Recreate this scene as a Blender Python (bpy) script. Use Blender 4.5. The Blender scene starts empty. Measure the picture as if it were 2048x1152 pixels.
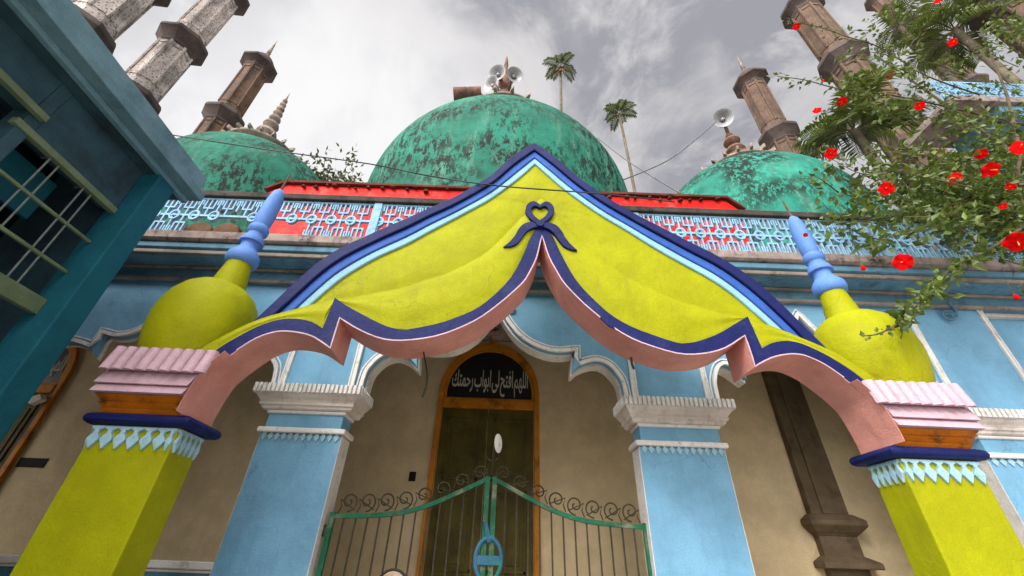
import bpy, math, random
from math import sin, cos, pi, radians as R, sqrt, hypot, atan2
from mathutils import Vector, Matrix
random.seed(11)
scene = bpy.context.scene
COL = scene.collection

# ------------------------------------------------------------------ camera numbers (also used to turn survey sightings into places)
FPX, PITCH, ROLL, EYE = 834.0, R(33.9), R(2.07), 1.5
cP, sP, cR_, sR_ = cos(PITCH), sin(PITCH), cos(ROLL), sin(ROLL)
def sight(x, y):
    dx, dy = x - 1024., y - 576.
    u = dx*cR_ + dy*sR_; v = dx*sR_ - dy*cR_
    return Vector((u, FPX*cP - v*sP, FPX*sP + v*cP))
def at(x, y, Y):
    d = sight(x, y); p = d*(Y/d.y); return Vector((p.x, Y, p.z + EYE))

# ------------------------------------------------------------------ mesh builder
class MB:
    def __init__(s): s.v = []; s.f = []; s.m = []; s.cur = 0
    def add(s, vs, fs):
        n = len(s.v); s.v += [tuple(p) for p in vs]
        for f in fs: s.f.append([i+n for i in f]); s.m.append(s.cur)
        return s
    def box(s, x0, x1, y0, y1, z0, z1):
        return s.add([(x0,y0,z0),(x1,y0,z0),(x1,y1,z0),(x0,y1,z0),(x0,y0,z1),(x1,y0,z1),(x1,y1,z1),(x0,y1,z1)],
                     [(0,3,2,1),(4,5,6,7),(0,1,5,4),(1,2,6,5),(2,3,7,6),(3,0,4,7)])
    def frustum(s, a, z0, b, z1):           # a,b = (x0,x1,y0,y1)
        return s.add([(a[0],a[2],z0),(a[1],a[2],z0),(a[1],a[3],z0),(a[0],a[3],z0),(b[0],b[2],z1),(b[1],b[2],z1),(b[1],b[3],z1),(b[0],b[3],z1)],
                     [(0,3,2,1),(4,5,6,7),(0,1,5,4),(1,2,6,5),(2,3,7,6),(3,0,4,7)])
    def prism(s, pts, y0, y1):              # (x,z) polygon pushed along y
        a = sum(pts[i][0]*pts[(i+1)%len(pts)][1]-pts[(i+1)%len(pts)][0]*pts[i][1] for i in range(len(pts)))
        if a < 0: pts = pts[::-1]
        n = len(pts)
        vs = [(p[0],y0,p[1]) for p in pts] + [(p[0],y1,p[1]) for p in pts]
        fs = [list(range(n)), list(range(2*n-1, n-1, -1))] + [(i, i+n, (i+1)%n+n, (i+1)%n) for i in range(n)]
        return s.add(vs, fs)
    def prismx(s, pts, x0, x1):             # (y,z) polygon pushed along x
        a = sum(pts[i][0]*pts[(i+1)%len(pts)][1]-pts[(i+1)%len(pts)][0]*pts[i][1] for i in range(len(pts)))
        if a < 0: pts = pts[::-1]
        n = len(pts)
        vs = [(x0,p[0],p[1]) for p in pts] + [(x1,p[0],p[1]) for p in pts]
        fs = [list(range(n-1,-1,-1)), list(range(n, 2*n))] + [((i+1)%n, (i+1)%n+n, i+n, i) for i in range(n)]
        return s.add(vs, fs)
    def strip(s, A, B, y0, y1):             # band between two (x,z) polylines of equal count, with thickness
        n = len(A)
        vs = [(p[0],y0,p[1]) for p in A]+[(p[0],y0,p[1]) for p in B]+[(p[0],y1,p[1]) for p in A]+[(p[0],y1,p[1]) for p in B]
        fs = []
        for i in range(n-1):
            fs += [(i, i+1, n+i+1, n+i), (2*n+i, 3*n+i, 3*n+i+1, 2*n+i+1), (i, 2*n+i, 2*n+i+1, i+1), (n+i, n+i+1, 3*n+i+1, 3*n+i)]
        fs += [(0, n, 3*n, 2*n), (n-1, 3*n-1, 4*n-1, 2*n-1)]
        return s.add(vs, fs)
    def lathe(s, prof, seg=32, c=(0,0,0), lean=(0,0), a0=0., capb=True, capt=True, flute=None):
        vs = []; z00 = prof[0][1]
        for r, z in prof:
            for k in range(seg):
                a = a0 + 2*pi*k/seg; rr = r*(flute(a) if flute else 1)
                vs.append((c[0]+rr*cos(a)+lean[0]*(z-z00), c[1]+rr*sin(a)+lean[1]*(z-z00), c[2]+z))
        fs = []
        for i in range(len(prof)-1):
            for k in range(seg):
                k2 = (k+1) % seg
                fs.append((i*seg+k, i*seg+k2, (i+1)*seg+k2, (i+1)*seg+k))
        if capb: fs.append(list(range(seg-1,-1,-1)))
        if capt: n = (len(prof)-1)*seg; fs.append(list(range(n, n+seg)))
        return s.add(vs, fs)
    def tube(s, pts, r, seg=8, r1=None, flat=None):
        pts = [Vector(p) for p in pts]; n = len(pts)
        if n < 2: return s
        vs = []; up = None
        for i, p in enumerate(pts):
            t = (pts[min(i+1,n-1)] - pts[max(i-1,0)]).normalized()
            if up is None:
                up = Vector((0,0,1)) if abs(t.z) < .9 else Vector((0,1,0))
            a = t.cross(up); a = a.normalized() if a.length > 1e-6 else t.orthogonal().normalized()
            b = a.cross(t).normalized(); up = b
            rr = r if r1 is None else r + (r1-r)*i/(n-1)
            for k in range(seg):
                th = 2*pi*(k+.5)/seg
                vs.append(p + a*(rr*cos(th)) + b*((flat if flat else 1)*rr*sin(th)))
        fs = [(i*seg+k, i*seg+(k+1)%seg, (i+1)*seg+(k+1)%seg, (i+1)*seg+k) for i in range(n-1) for k in range(seg)]
        fs += [list(range(seg-1,-1,-1)), list(range((n-1)*seg, n*seg))]
        return s.add(vs, fs)
    def move(s, M):
        s.v = [tuple(M @ Vector(p)) for p in s.v]; return s

def wmat(o):
    M = Matrix.LocRotScale(o.location, o.rotation_euler, o.scale)
    return wmat(o.parent) @ M if o.parent else M
def build(name, mb, mats, parent=None, smooth=None, bevel=0, local=False):
    me = bpy.data.meshes.new(name); me.from_pydata(mb.v, [], mb.f); me.validate()
    if not isinstance(mats, (list, tuple)): mats = [mats]
    for m in mats: me.materials.append(m)
    if len(mats) > 1:
        for p, mi in zip(me.polygons, mb.m): p.material_index = mi
    if smooth:
        for p in me.polygons: p.use_smooth = True
        me.set_sharp_from_angle(angle=R(smooth))
    o = bpy.data.objects.new(name, me); COL.objects.link(o)
    if parent:
        o.parent = parent
        if not local: me.transform(wmat(parent).inverted())
    if bevel:
        b = o.modifiers.new('bevel', 'BEVEL'); b.width = bevel; b.segments = 2; b.limit_method = 'ANGLE'; b.angle_limit = R(40)
    return o
def thing(name, label, cat, loc=(0,0,0), rz=0, group=None):
    o = bpy.data.objects.new(name, None); COL.objects.link(o); o.location = loc; o.rotation_euler = (0,0,rz)
    o.empty_display_size = .2
    o['label'] = label; o['category'] = cat
    if group: o['group'] = group
    return o
def tag(o, label, cat, group=None):
    o['label'] = label; o['category'] = cat
    if group: o['group'] = group
    return o
def copy_tree(o, parent=None):
    c = o.copy(); COL.objects.link(c); c.parent = parent
    for ch in list(o.children): copy_tree(ch, c)
    return c

# ------------------------------------------------------------------ materials
def newmat(name):
    m = bpy.data.materials.new(name); m.use_nodes = True
    nt = m.node_tree; return m, nt, nt.nodes['Principled BSDF']
def N(nt, t, **k):
    n = nt.nodes.new(t)
    for a, b in k.items(): setattr(n, a, b)
    return n
def coords(nt):
    return N(nt, 'ShaderNodeTexCoord').outputs['Object']
def noise(nt, vec, scale, detail=4, rough=.6, stretch=None):
    if stretch:
        mp = N(nt, 'ShaderNodeMapping'); mp.inputs['Scale'].default_value = stretch
        nt.links.new(vec, mp.inputs['Vector']); vec = mp.outputs[0]
    n = N(nt, 'ShaderNodeTexNoise'); n.inputs['Scale'].default_value = scale
    n.inputs['Detail'].default_value = detail; n.inputs['Roughness'].default_value = rough
    nt.links.new(vec, n.inputs['Vector']); return n.outputs['Fac']
def ramp(nt, fac, a, b):
    r = N(nt, 'ShaderNodeMapRange'); r.inputs['From Min'].default_value = a; r.inputs['From Max'].default_value = b
    r.interpolation_type = 'SMOOTHSTEP'
    nt.links.new(fac, r.inputs['Value']); return r.outputs[0]
def mix(nt, fac, a, b, mode='MIX'):
    m = N(nt, 'ShaderNodeMix', data_type='RGBA', blend_type=mode)
    if isinstance(fac, (int, float)): m.inputs[0].default_value = fac
    else: nt.links.new(fac, m.inputs[0])
    for i, c in ((6, a), (7, b)):
        if isinstance(c, tuple): m.inputs[i].default_value = (*c[:3], 1)
        else: nt.links.new(c, m.inputs[i])
    return m.outputs[2]
def mul(nt, a, b):
    m = N(nt, 'ShaderNodeMath', operation='MULTIPLY')
    for i, c in ((0, a), (1, b)):
        if isinstance(c, (int, float)): m.inputs[i].default_value = c
        else: nt.links.new(c, m.inputs[i])
    return m.outputs[0]
def bump(nt, bs, h, dist, strength=1):
    b = N(nt, 'ShaderNodeBump'); b.inputs['Distance'].default_value = dist; b.inputs['Strength'].default_value = strength
    nt.links.new(h, b.inputs['Height']); nt.links.new(b.outputs[0], bs.inputs['Normal'])
def dark(c, k): return tuple(x*k for x in c)
def paint(name, c, rough=.6, vary=.25, dirt=None, dirt_amt=.0, dirt_scale=5, grain=.006, streak=None, grain_scale=90, spec=.14, crack=False):
    """painted plaster: blotchy coat, fine grit, optional dirt patches and rain streaks"""
    m, nt, bs = newmat(name); v = coords(nt)
    n1 = noise(nt, v, 3.5, 5, .65); n2 = noise(nt, v, grain_scale, 3, .7)
    c1 = mix(nt, ramp(nt, n1, .3, .7), dark(c, 1-vary), tuple(min(x*(1+vary*.45), 1) for x in c))
    c2 = mix(nt, mul(nt, ramp(nt, n2, .35, .65), .3), c1, dark(c, .62))
    if dirt:
        n3 = noise(nt, v, dirt_scale, 8, .7)
        c2 = mix(nt, mul(nt, ramp(nt, n3, .5, .68), dirt_amt), c2, dirt)
    if streak:
        n4 = noise(nt, v, 9, 5, .7, (1, 1, .12))
        c2 = mix(nt, mul(nt, ramp(nt, n4, .5, .75), streak[1]), c2, streak[0])
    nt.links.new(c2, bs.inputs['Base Color']); bs.inputs['Roughness'].default_value = rough
    bs.inputs['Specular IOR Level'].default_value = spec
    b0 = N(nt, 'ShaderNodeBump'); b0.inputs['Distance'].default_value = .02; b0.inputs['Strength'].default_value = .55
    nt.links.new(noise(nt, v, 7, 4, .55), b0.inputs['Height'])
    bump(nt, bs, n2, grain, .6)
    nt.links.new(b0.outputs[0], bs.inputs['Normal'].links[0].from_node.inputs['Normal'])
    if crack:
        vo = N(nt, 'ShaderNodeTexVoronoi', feature='DISTANCE_TO_EDGE'); vo.inputs['Scale'].default_value = 1.4
        ds = N(nt, 'ShaderNodeVectorMath', operation='MULTIPLY_ADD'); nz = N(nt, 'ShaderNodeTexNoise'); nz.inputs['Scale'].default_value = 5; nz.inputs['Detail'].default_value = 5
        nt.links.new(v, nz.inputs['Vector']); nt.links.new(nz.outputs['Color'], ds.inputs[0]); ds.inputs[1].default_value = (.35,.35,.35); nt.links.new(v, ds.inputs[2])
        nt.links.new(ds.outputs[0], vo.inputs['Vector'])
        ck = mul(nt, ramp(nt, vo.outputs['Distance'], .006, .002), ramp(nt, noise(nt, v, 1.1, 2), .50, .60))
        nt.links.new(mix(nt, mul(nt, ck, .38), c2, dark(c, .35)), bs.inputs['Base Color'])
    return m
def plain(name, c, rough=.5, metal=0):
    m, nt, bs = newmat(name); v = coords(nt)
    c1 = mix(nt, ramp(nt, noise(nt, v, 30, 4), .3, .7), dark(c, .7), c)
    nt.links.new(c1, bs.inputs['Base Color']); bs.inputs['Roughness'].default_value = rough; bs.inputs['Metallic'].default_value = metal
    return m

YEL = paint('yellow_green_plaster', (.345,.35,.002), .62, .14, (.29,.27,.004), .55, 2.0, .004, ((.22,.20,.01), .30), crack=True)
NAVY = paint('navy_paint', (.009,.014,.095), .5, .22, (.03,.045,.12), .4, 6)
MIDB = paint('cobalt_paint', (.04,.115,.42), .5, .2)
PALEB = paint('pale_blue_paint', (.27,.50,.60), .5, .12, (.25,.4,.45), .4, 7)
PINK = paint('salmon_plaster', (.70,.31,.25), .6, .16, (.50,.17,.13), .45, 3)
EAVE = paint('mauve_pink_paint', (.60,.40,.46), .6, .16, (.4,.24,.28), .6, 9)
ORANGE = paint('orange_ochre_paint', (.52,.15,.008), .55, .28, (.07,.03,.015), .8, 11)
BULB = paint('cornflower_paint', (.13,.27,.66), .5, .14)
LEAFB = paint('leaf_frieze_paint', (.36,.56,.66), .5, .15, (.12,.3,.1), .5, 14)
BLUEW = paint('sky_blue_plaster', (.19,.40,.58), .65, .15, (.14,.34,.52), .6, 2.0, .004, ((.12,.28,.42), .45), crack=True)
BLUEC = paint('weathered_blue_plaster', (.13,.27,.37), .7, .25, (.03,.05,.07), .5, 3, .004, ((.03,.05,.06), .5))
WHITE = paint('white_trim_paint', (.80,.77,.74), .6, .15, (.30,.24,.20), .55, 14, .004)
CAPW = paint('stained_white_plaster', (.74,.66,.60), .7, .25, (.30,.20,.15), .6, 8)
FILLET = paint('dirty_fillet', (.30,.25,.21), .8, .35, (.10,.08,.07), .8, 8)
BACKW = paint('tan_plaster', (.68,.535,.33), .75, .16, (.52,.40,.24), .5, 1.6, .008, None, 60)
PILAS = paint('brown_plaster', (.16,.115,.07), .75, .3, (.05,.035,.02), .6, 4)
LEDGE = paint('grimy_ledge', (.34,.27,.24), .85, .4, (.015,.012,.01), .95, 6, .01, ((.02,.015,.012), .7))
COPING = paint('sooty_coping', (.07,.058,.052), .85, .4, (.015,.013,.012), .8, 8, .01)
LATT = paint('lattice_blue_paint', (.27,.48,.64), .6, .2, (.1,.17,.22), .5, 10)
REDW = paint('red_paint', (.72,.012,.008), .5, .2, (.74,.16,.12), .42, 4)  # pale pink noise patches imitate reflections on the red wall, mixed into its colour
SOOT = paint('sooty_brick', (.14,.075,.045), .85, .5, (.015,.01,.008), .9, 5, .02)
TEAL = paint('teal_plaster', (.014,.125,.175), .65, .2, (.015,.09,.12), .5, 2, .004)
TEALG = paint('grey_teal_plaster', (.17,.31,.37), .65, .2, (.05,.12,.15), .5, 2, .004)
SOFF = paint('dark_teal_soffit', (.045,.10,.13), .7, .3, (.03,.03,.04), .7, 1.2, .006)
SAGE = paint('sage_green_paint', (.17,.23,.13), .6, .3, (.2,.22,.16), .5, 6)
WOOD = paint('olive_wood', (.095,.074,.014), .55, .35, (.03,.022,.008), .6, 3, .004, ((.03,.022,.008), .5))
FRAME = paint('ochre_door_frame', (.56,.20,.016), .5, .25, (.13,.045,.008), .7, 5)
BLACK = plain('black_board', (.006,.006,.007), .45)
VOID = plain('dark_void', (.004,.004,.004), .9)
LETTER = plain('cream_lettering', (.62,.58,.48), .6)
GATEG = paint('green_enamel', (.016,.14,.07), .42, .4, (.25,.21,.16), .85, 6, .004)
GATEB = paint('worn_blue_enamel', (.045,.15,.24), .45, .45, (.02,.17,.11), .95, 6)
IRON = paint('rusty_iron', (.055,.045,.03), .6, .4, (.10,.10,.05), .6, 20)
DISC = paint('worn_cream_disc', (.62,.48,.38), .55, .3, (.5,.12,.06), .8, 24)
HORN = plain('grey_horn_metal', (.34,.34,.35), .45, .3)
RUST = paint('rust_brown_mortar', (.22,.12,.085), .85, .45, (.06,.03,.025), .8, 9, .02)
PETAL = paint('stone_petals', (.38,.30,.25), .85, .4, (.06,.05,.045), .8, 8, .02)
WIRE = plain('black_cable', (.012,.012,.012), .6)
WIREG = plain('grey_wire', (.16,.16,.17), .5)
GLASS = plain('dark_glass', (.006,.014,.018), .12)

def dome_mat(name, c, amt, lo, sc=5.5):
    m, nt, bs = newmat(name); v = coords(nt)
    n1 = noise(nt, v, .7, 5, .6); n2 = noise(nt, v, 22, 4, .7)
    base = mix(nt, ramp(nt, n1, .35, .65), dark(c, .72), tuple(min(1, x*1.2) for x in c))
    base = mix(nt, mul(nt, ramp(nt, noise(nt, v, 3, 6, .7, (1,1,.15)), .5, .75), .3), base, (.30,.46,.34))
    chips = ramp(nt, noise(nt, v, sc, 12, .8, (1,1,.45)), lo, lo+.022)
    big = ramp(nt, noise(nt, v, .75, 3, .5), .34, .56)
    base = mix(nt, mul(nt, mul(nt, chips, big), amt), base, (.005,.008,.006))
    tan = ramp(nt, noise(nt, v, 1.7, 8, .75), .62, .72)
    base = mix(nt, mul(nt, tan, .15), base, (.20,.19,.12))
    nt.links.new(base, bs.inputs['Base Color']); bs.inputs['Roughness'].default_value = .75
    bs.inputs['Specular IOR Level'].default_value = .25
    bump(nt, bs, noise(nt, v, 5, 8, .75), .05, .8)
    return m
DOMEC = dome_mat('weathered_green_dome', (.012,.165,.108), .98, .495, 8.5)
DOMER = dome_mat('peeling_green_dome', (.022,.26,.185), .98, .465, 11)

def minaret_mat(name, c, speck, spc):
    m, nt, bs = newmat(name); v = coords(nt)
    base = mix(nt, ramp(nt, noise(nt, v, 1.3, 7, .7), .35, .65), dark(c, .45), c)
    base = mix(nt, mul(nt, ramp(nt, noise(nt, v, 5, 6, .7, (1,1,.1)), .48, .7), .7), base, (.035,.025,.022))
    vo = N(nt, 'ShaderNodeTexVoronoi'); vo.inputs['Scale'].default_value = 15; nt.links.new(v, vo.inputs['Vector'])
    base = mix(nt, mul(nt, ramp(nt, vo.outputs['Distance'], .36, .22), speck), base, spc)
    nt.links.new(base, bs.inputs['Base Color']); bs.inputs['Roughness'].default_value = .85
    bump(nt, bs, noise(nt, v, 12, 6, .75), .03, .8)
    return m
MINB = minaret_mat('brown_minaret_plaster', (.19,.112,.072), .0, (.1,.08,.07))
MINP = minaret_mat('pebbled_minaret_plaster', (.72,.62,.57), .85, (.06,.05,.045))
MINC = minaret_mat('dark_collar_plaster', (.11,.075,.066), .0, (.1,.08,.07))

def leaf_mat(name, a, b, trans=.25):
    m, nt, bs = newmat(name)
    g = N(nt, 'ShaderNodeNewGeometry')
    c = mix(nt, g.outputs['Random Per Island'], a, b)
    nt.links.new(c, bs.inputs['Base Color']); bs.inputs['Roughness'].default_value = .45
    t = N(nt, 'ShaderNodeBsdfTranslucent'); nt.links.new(mix(nt, .5, c, (.16,.24,.02)), t.inputs['Color'])
    ms = N(nt, 'ShaderNodeMixShader'); ms.inputs[0].default_value = trans
    nt.links.new(bs.outputs[0], ms.inputs[1]); nt.links.new(t.outputs[0], ms.inputs[2])
    nt.links.new(ms.outputs[0], nt.nodes['Material Output'].inputs['Surface'])
    return m
LEAF = leaf_mat('hibiscus_leaf', (.016,.042,.006), (.15,.20,.03))
FROND = leaf_mat('palm_leaflet', (.03,.055,.010), (.13,.15,.03))
FRONDF = leaf_mat('far_palm_leaflet', (.018,.030,.010), (.06,.075,.025))
TREEL = leaf_mat('tree_leaf', (.03,.04,.015), (.09,.10,.04))
DEADF = leaf_mat('dead_frond', (.16,.07,.035), (.30,.14,.08), .1)
BARK = paint('grey_bark', (.20,.16,.12), .9, .4, (.05,.04,.03), .6, 8, .02)
TWIG = paint('brown_twig', (.11,.085,.05), .85, .4)
REDF = plain('scarlet_petal', (.80,.004,.006), .9); REDF.node_tree.nodes['Principled BSDF'].inputs['Specular IOR Level'].default_value = .05
STAMEN = plain('yellow_stamen', (.75,.45,.03), .6)

# ------------------------------------------------------------------ helpers for outlines
def wob(p): x, z = p; return (x+.0045*sin(6.1*z+2.3*x+.4), z+.0045*sin(5.3*x+1.9*z)+.002*sin(19*x))   # hand-laid plaster is never quite true
def mirror(h): return [wob(p) for p in [(-x, z) for x, z in h[:0:-1]] + list(h)]     # h starts at x=0; result runs left to right
def resample(h, n):
    L = [0]
    for i in range(1, len(h)): L.append(L[-1] + hypot(h[i][0]-h[i-1][0], h[i][1]-h[i-1][1]))
    out = []
    for k in range(n):
        t = L[-1]*k/(n-1); i = 1
        while i < len(L)-1 and L[i] < t: i += 1
        u = (t-L[i-1])/max(L[i]-L[i-1], 1e-9)
        out.append((h[i-1][0]+(h[i][0]-h[i-1][0])*u, h[i-1][1]+(h[i][1]-h[i-1][1])*u))
    return out
def smoothpl(h, n=4, keep=()):              # Catmull-Rom through the points; indices in keep stay corners
    out = []
    for i in range(len(h)-1):
        p1, p2 = h[i], h[i+1]
        p0 = h[i-1] if i > 0 and i not in keep else p1
        p3 = h[i+2] if i+2 < len(h) and (i+1) not in keep else p2
        for k in range(n):
            t = k/n
            f = lambda a, b, c, d: .5*(2*b+(c-a)*t+(2*a-5*b+4*c-d)*t*t+(3*b-a-3*c+d)*t**3)
            out.append((f(p0[0],p1[0],p2[0],p3[0]), f(p0[1],p1[1],p2[1],p3[1])))
    out.append(h[-1]); return out
def offset(pl, d):                          # shift a polyline sideways (left of travel for d>0), mitred
    out = []
    for i, p in enumerate(pl):
        a = pl[max(i-1,0)]; b = pl[min(i+1,len(pl)-1)]
        t1 = Vector((p[0]-a[0], p[1]-a[1])); t2 = Vector((b[0]-p[0], b[1]-p[1]))
        if t1.length < 1e-9: t1 = t2
        if t2.length < 1e-9: t2 = t1
        t1.normalize(); t2.normalize()
        n1 = Vector((-t1.y, t1.x)); n2 = Vector((-t2.y, t2.x)); n = n1+n2
        if n.length < 1e-6: n = n1
        n.normalize(); k = min(1/max(n.dot(n1), .3), 1.35)
        out.append((p[0]+n.x*d*k, p[1]+n.y*d*k))
    return out

def clean_pair(pl, d1, d2):
    A, B = offset(pl, d1), offset(pl, d2); big, D = (B, abs(d2)) if abs(d2) > abs(d1) else (A, abs(d1))
    def dist(p):
        best = 9
        for a, b in zip(pl, pl[1:]):
            dx, dy = b[0]-a[0], b[1]-a[1]; L2 = dx*dx+dy*dy or 1e-12
            t = max(0, min(1, ((p[0]-a[0])*dx+(p[1]-a[1])*dy)/L2)); best = min(best, hypot(p[0]-a[0]-t*dx, p[1]-a[1]-t*dy))
        return best
    k = [i for i in range(len(pl)) if dist(big[i]) > .93*D]
    return [A[i] for i in k], [B[i] for i in k]

# ================================================================== SETTING
g = MB(); g.add([(-400,-400,0),(400,-400,0),(400,400,0),(-400,400,0)], [(0,1,2,3)])
ground = build('ground', g, paint('courtyard_concrete', (.46,.43,.40), .85, .25, (.14,.13,.11), .5, 1.2)); ground['kind'] = 'structure'

# ================================================================== MOSQUE
FY = 3.70                                     # front wall plane
CX0 = -.137                                   # middle of the porch
mosque = thing('mosque', 'sky blue mosque with green domes, lattice parapet and scalloped veranda arches', 'mosque', (CX0, FY, 0))
archh = [(0,3.76),(.033,3.69),(.1,3.564),(.193,3.437),(.28,3.36),(.368,3.305),(.47,3.268),(.577,3.253),(.68,3.257),(.772,3.276),
         (.727,3.05),(.775,3.10),(.836,3.138),(.9,3.165),(.969,3.177),(1.04,3.16),(1.098,3.12),(1.15,3.05),(1.185,2.97),(1.2,2.80)]
archh = smoothpl(archh, 3, keep=(0,9,10))
bays = [(CX0, 1.268), (-3.363, 1.268), (2.98, 1.12), (-6.46, 1.12)]
piers = [(-2.095,-1.405), (1.13,1.86), (4.10,4.95), (-5.34,-4.63)]
wall = MB(); trim = MB()
for c, hw in bays:
    k = .78 if c == -3.363 else 1.0            # this bay has a narrower middle lobe and wider side lobes
    h = [(x*k if x < .8 else .8*k+(x-.8)*((hw-.068-.8*k)/(1.2-.8)), z) for x, z in archh]
    pl = [(c+x, z) for x, z in mirror(h)]
    poly = pl + [(c+hw, 2.80), (c+hw, 3.97), (c-hw, 3.97), (c-hw, 2.80)]
    wall.prism(poly, FY, FY+(.09 if k < 1 else .19))
    trim.strip(*clean_pair(pl, 0, .034), FY-.022, FY+.012)
    trim.strip(*clean_pair(pl, .05, .062), FY-.012, FY+.01)
    trim.strip(*clean_pair(pl, -.016, 0), FY+.06, FY+(.095 if k < 1 else .195))
wall.box(4.95, 9.0, FY+.07, FY+.25, 0, 3.97)
build('front_wall', wall, BLUEW, mosque, bevel=.004)
build('arch_trim', trim, WHITE, mosque, smooth=40)
trm = MB()
for a in (5.02,): trm.box(a, 9.0, FY+.02, FY+.07, 3.86, 3.90)
build('panel_trim', trm, CAPW, mosque)

def leafrow(mb, x0, x1, y, n, z1, z0, t=.012):
    p = (x1-x0)/n
    for i in range(n):
        c = x0+(i+.5)*p; w = p*.40
        mb.prism([(c-w*.3,z1),(c+w*.3,z1),(c+w,(z1+z0)/2+.004),(c,z0),(c-w,(z1+z0)/2+.004)], y-t, y+.002)
for (x0, x1) in piers:
    d = .19
    b = MB(); b.box(x0, x1, FY-.02, FY+d, 0, 2.395); b.box(x0+.02, x1-.02, FY-.03, FY+d-.005, 2.43, 2.575)
    b.box(x0-.0, x1+.0, FY-.012, FY+d-.003, 2.80, 3.97)
    pr = build('pier', b, BLUEW, mosque, bevel=.006)
    s = MB()                                  # white side faces of the pier
    s.box(x0-.004, x0+.008, FY-.016, FY+d+.004, 0, 2.39); s.box(x1-.008, x1+.004, FY-.016, FY+d+.004, 0, 2.39)
    build('side_band', s, WHITE, pr)
    q = MB()
    q.frustum((x0-.03,x1+.03,FY-.055,FY+d+.02), 2.40, (x0-.03,x1+.03,FY-.05,FY+d+.02), 2.445)
    q.frustum((x0,x1,FY-.05,FY+d+.015), 2.56, (x0,x1,FY-.055,FY+d+.015), 2.588)
    build('necking_bead', q, WHITE, pr, bevel=.012)
    q = MB()
    prof = [(.030,2.588),(.044,2.60),(.05,2.622),(.062,2.624),(.066,2.640),(.060,2.645),(.070,2.665),(.092,2.690),(.105,2.715)]
    for (o0,z0),(o1,z1) in zip(prof, prof[1:]):
        q.frustum((x0-o0,x1+o0,FY-.03-o0,FY+d+o0*.5), z0, (x0-o1,x1+o1,FY-.03-o1,FY+d+o1*.5), z1)
    build('capital', q, CAPW, pr)
    q = MB(); n = 24; X0, X1 = x0-.125, x1+.125; p = (X1-X0)/n
    q.box(X0+.006, X1-.006, FY-.14, FY+d+.06, 2.716, 2.785)
    for i in range(n): q.box(X0+i*p+p*.17, X0+(i+.83)*p, FY-.168, FY-.138, 2.712, 2.79)
    for sx in (X0, X1):
        for i in range(8):
            yy = FY-.14+i*.046; q.box(sx-.006, sx+.006, yy, yy+.03, 2.712, 2.79)
    build('dentil_cap', q, WHITE, pr, bevel=.004)
    q = MB(); leafrow(q, x0+.01, x1-.01, FY-.02, 12, 2.402, 2.335)
    build('leaf_frieze', q, LEAFB, pr)
    for xa in (x0+.004, x1-.058):
        q = MB(); q.box(xa, xa+.054, FY-.024, FY-.010, 2.80, 3.93); q.box(xa, xa+.016, FY-.032, FY-.023, 2.80, 3.93); q.box(xa+.038, xa+.054, FY-.032, FY-.023, 2.80, 3.93)
        build('edge_moulding', q, WHITE, pr, bevel=.003)
    q = MB()                                  # scroll bracket under the cornice
    xc = (x0+x1)/2
    pts = [(xc+.07*cos(a)*(1-a/14), FY-.05, 3.80+.07*sin(a)*(1-a/14)) for a in [i*.35 for i in range(28)]]
    q.tube(pts, .012, 6); q.tube([(xc+.07,FY-.05,3.80),(xc+.10,FY-.06,3.87),(xc+.05,FY-.08,3.95)], .016, 6)
    build('scroll_bracket', q, BLUEC, pr, smooth=60)
q = MB()                                      # curl over the arch point
for s in (-1, 1):
    pts = [(CX0+.02+s*(.03+.05*t), FY-.03, 3.86-.19*t+.05*t*t) for t in [i/8 for i in range(9)]]
    c = pts[-1]; pts += [(c[0]+s*(.03-.03*cos(a)), FY-.03, c[2]-.03*sin(a)) for a in [i*.4 for i in range(1, 11)]]
    q.tube(pts, .014, 6)
build('arch_curl', q, WHITE, mosque, smooth=60)

# cornice: three stepped courses, then the stained ledge
XL, XR = -8.2, 9.0
def course(name, prof, mat):
    m_ = MB(); m_.prismx(prof, XL, XR); return build(name, m_, mat, mosque, bevel=.006)
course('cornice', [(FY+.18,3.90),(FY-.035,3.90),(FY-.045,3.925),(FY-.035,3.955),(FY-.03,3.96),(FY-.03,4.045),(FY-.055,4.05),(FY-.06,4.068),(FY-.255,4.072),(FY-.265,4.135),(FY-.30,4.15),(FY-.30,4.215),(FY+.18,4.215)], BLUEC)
course('cornice_fillet', [(FY-.036,3.895),(FY-.062,3.905),(FY-.065,3.935),(FY-.036,3.945)], FILLET)
course('cornice_fillet', [(FY-.058,4.036),(FY-.083,4.042),(FY-.085,4.064),(FY-.058,4.067)], FILLET)
course('cornice_fillet', [(FY-.262,4.078),(FY-.285,4.085),(FY-.285,4.125),(FY-.262,4.13)], FILLET)
course('ledge', [(FY-.32,4.218),(FY-.345,4.24),(FY-.345,4.333),(FY+.18,4.345),(FY+.18,4.218)], LEDGE)
course('roof_slab', [(FY+.181,4.20),(FY+1.9,4.20),(FY+1.9,4.34),(FY+.181,4.34)], LEDGE)

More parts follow.
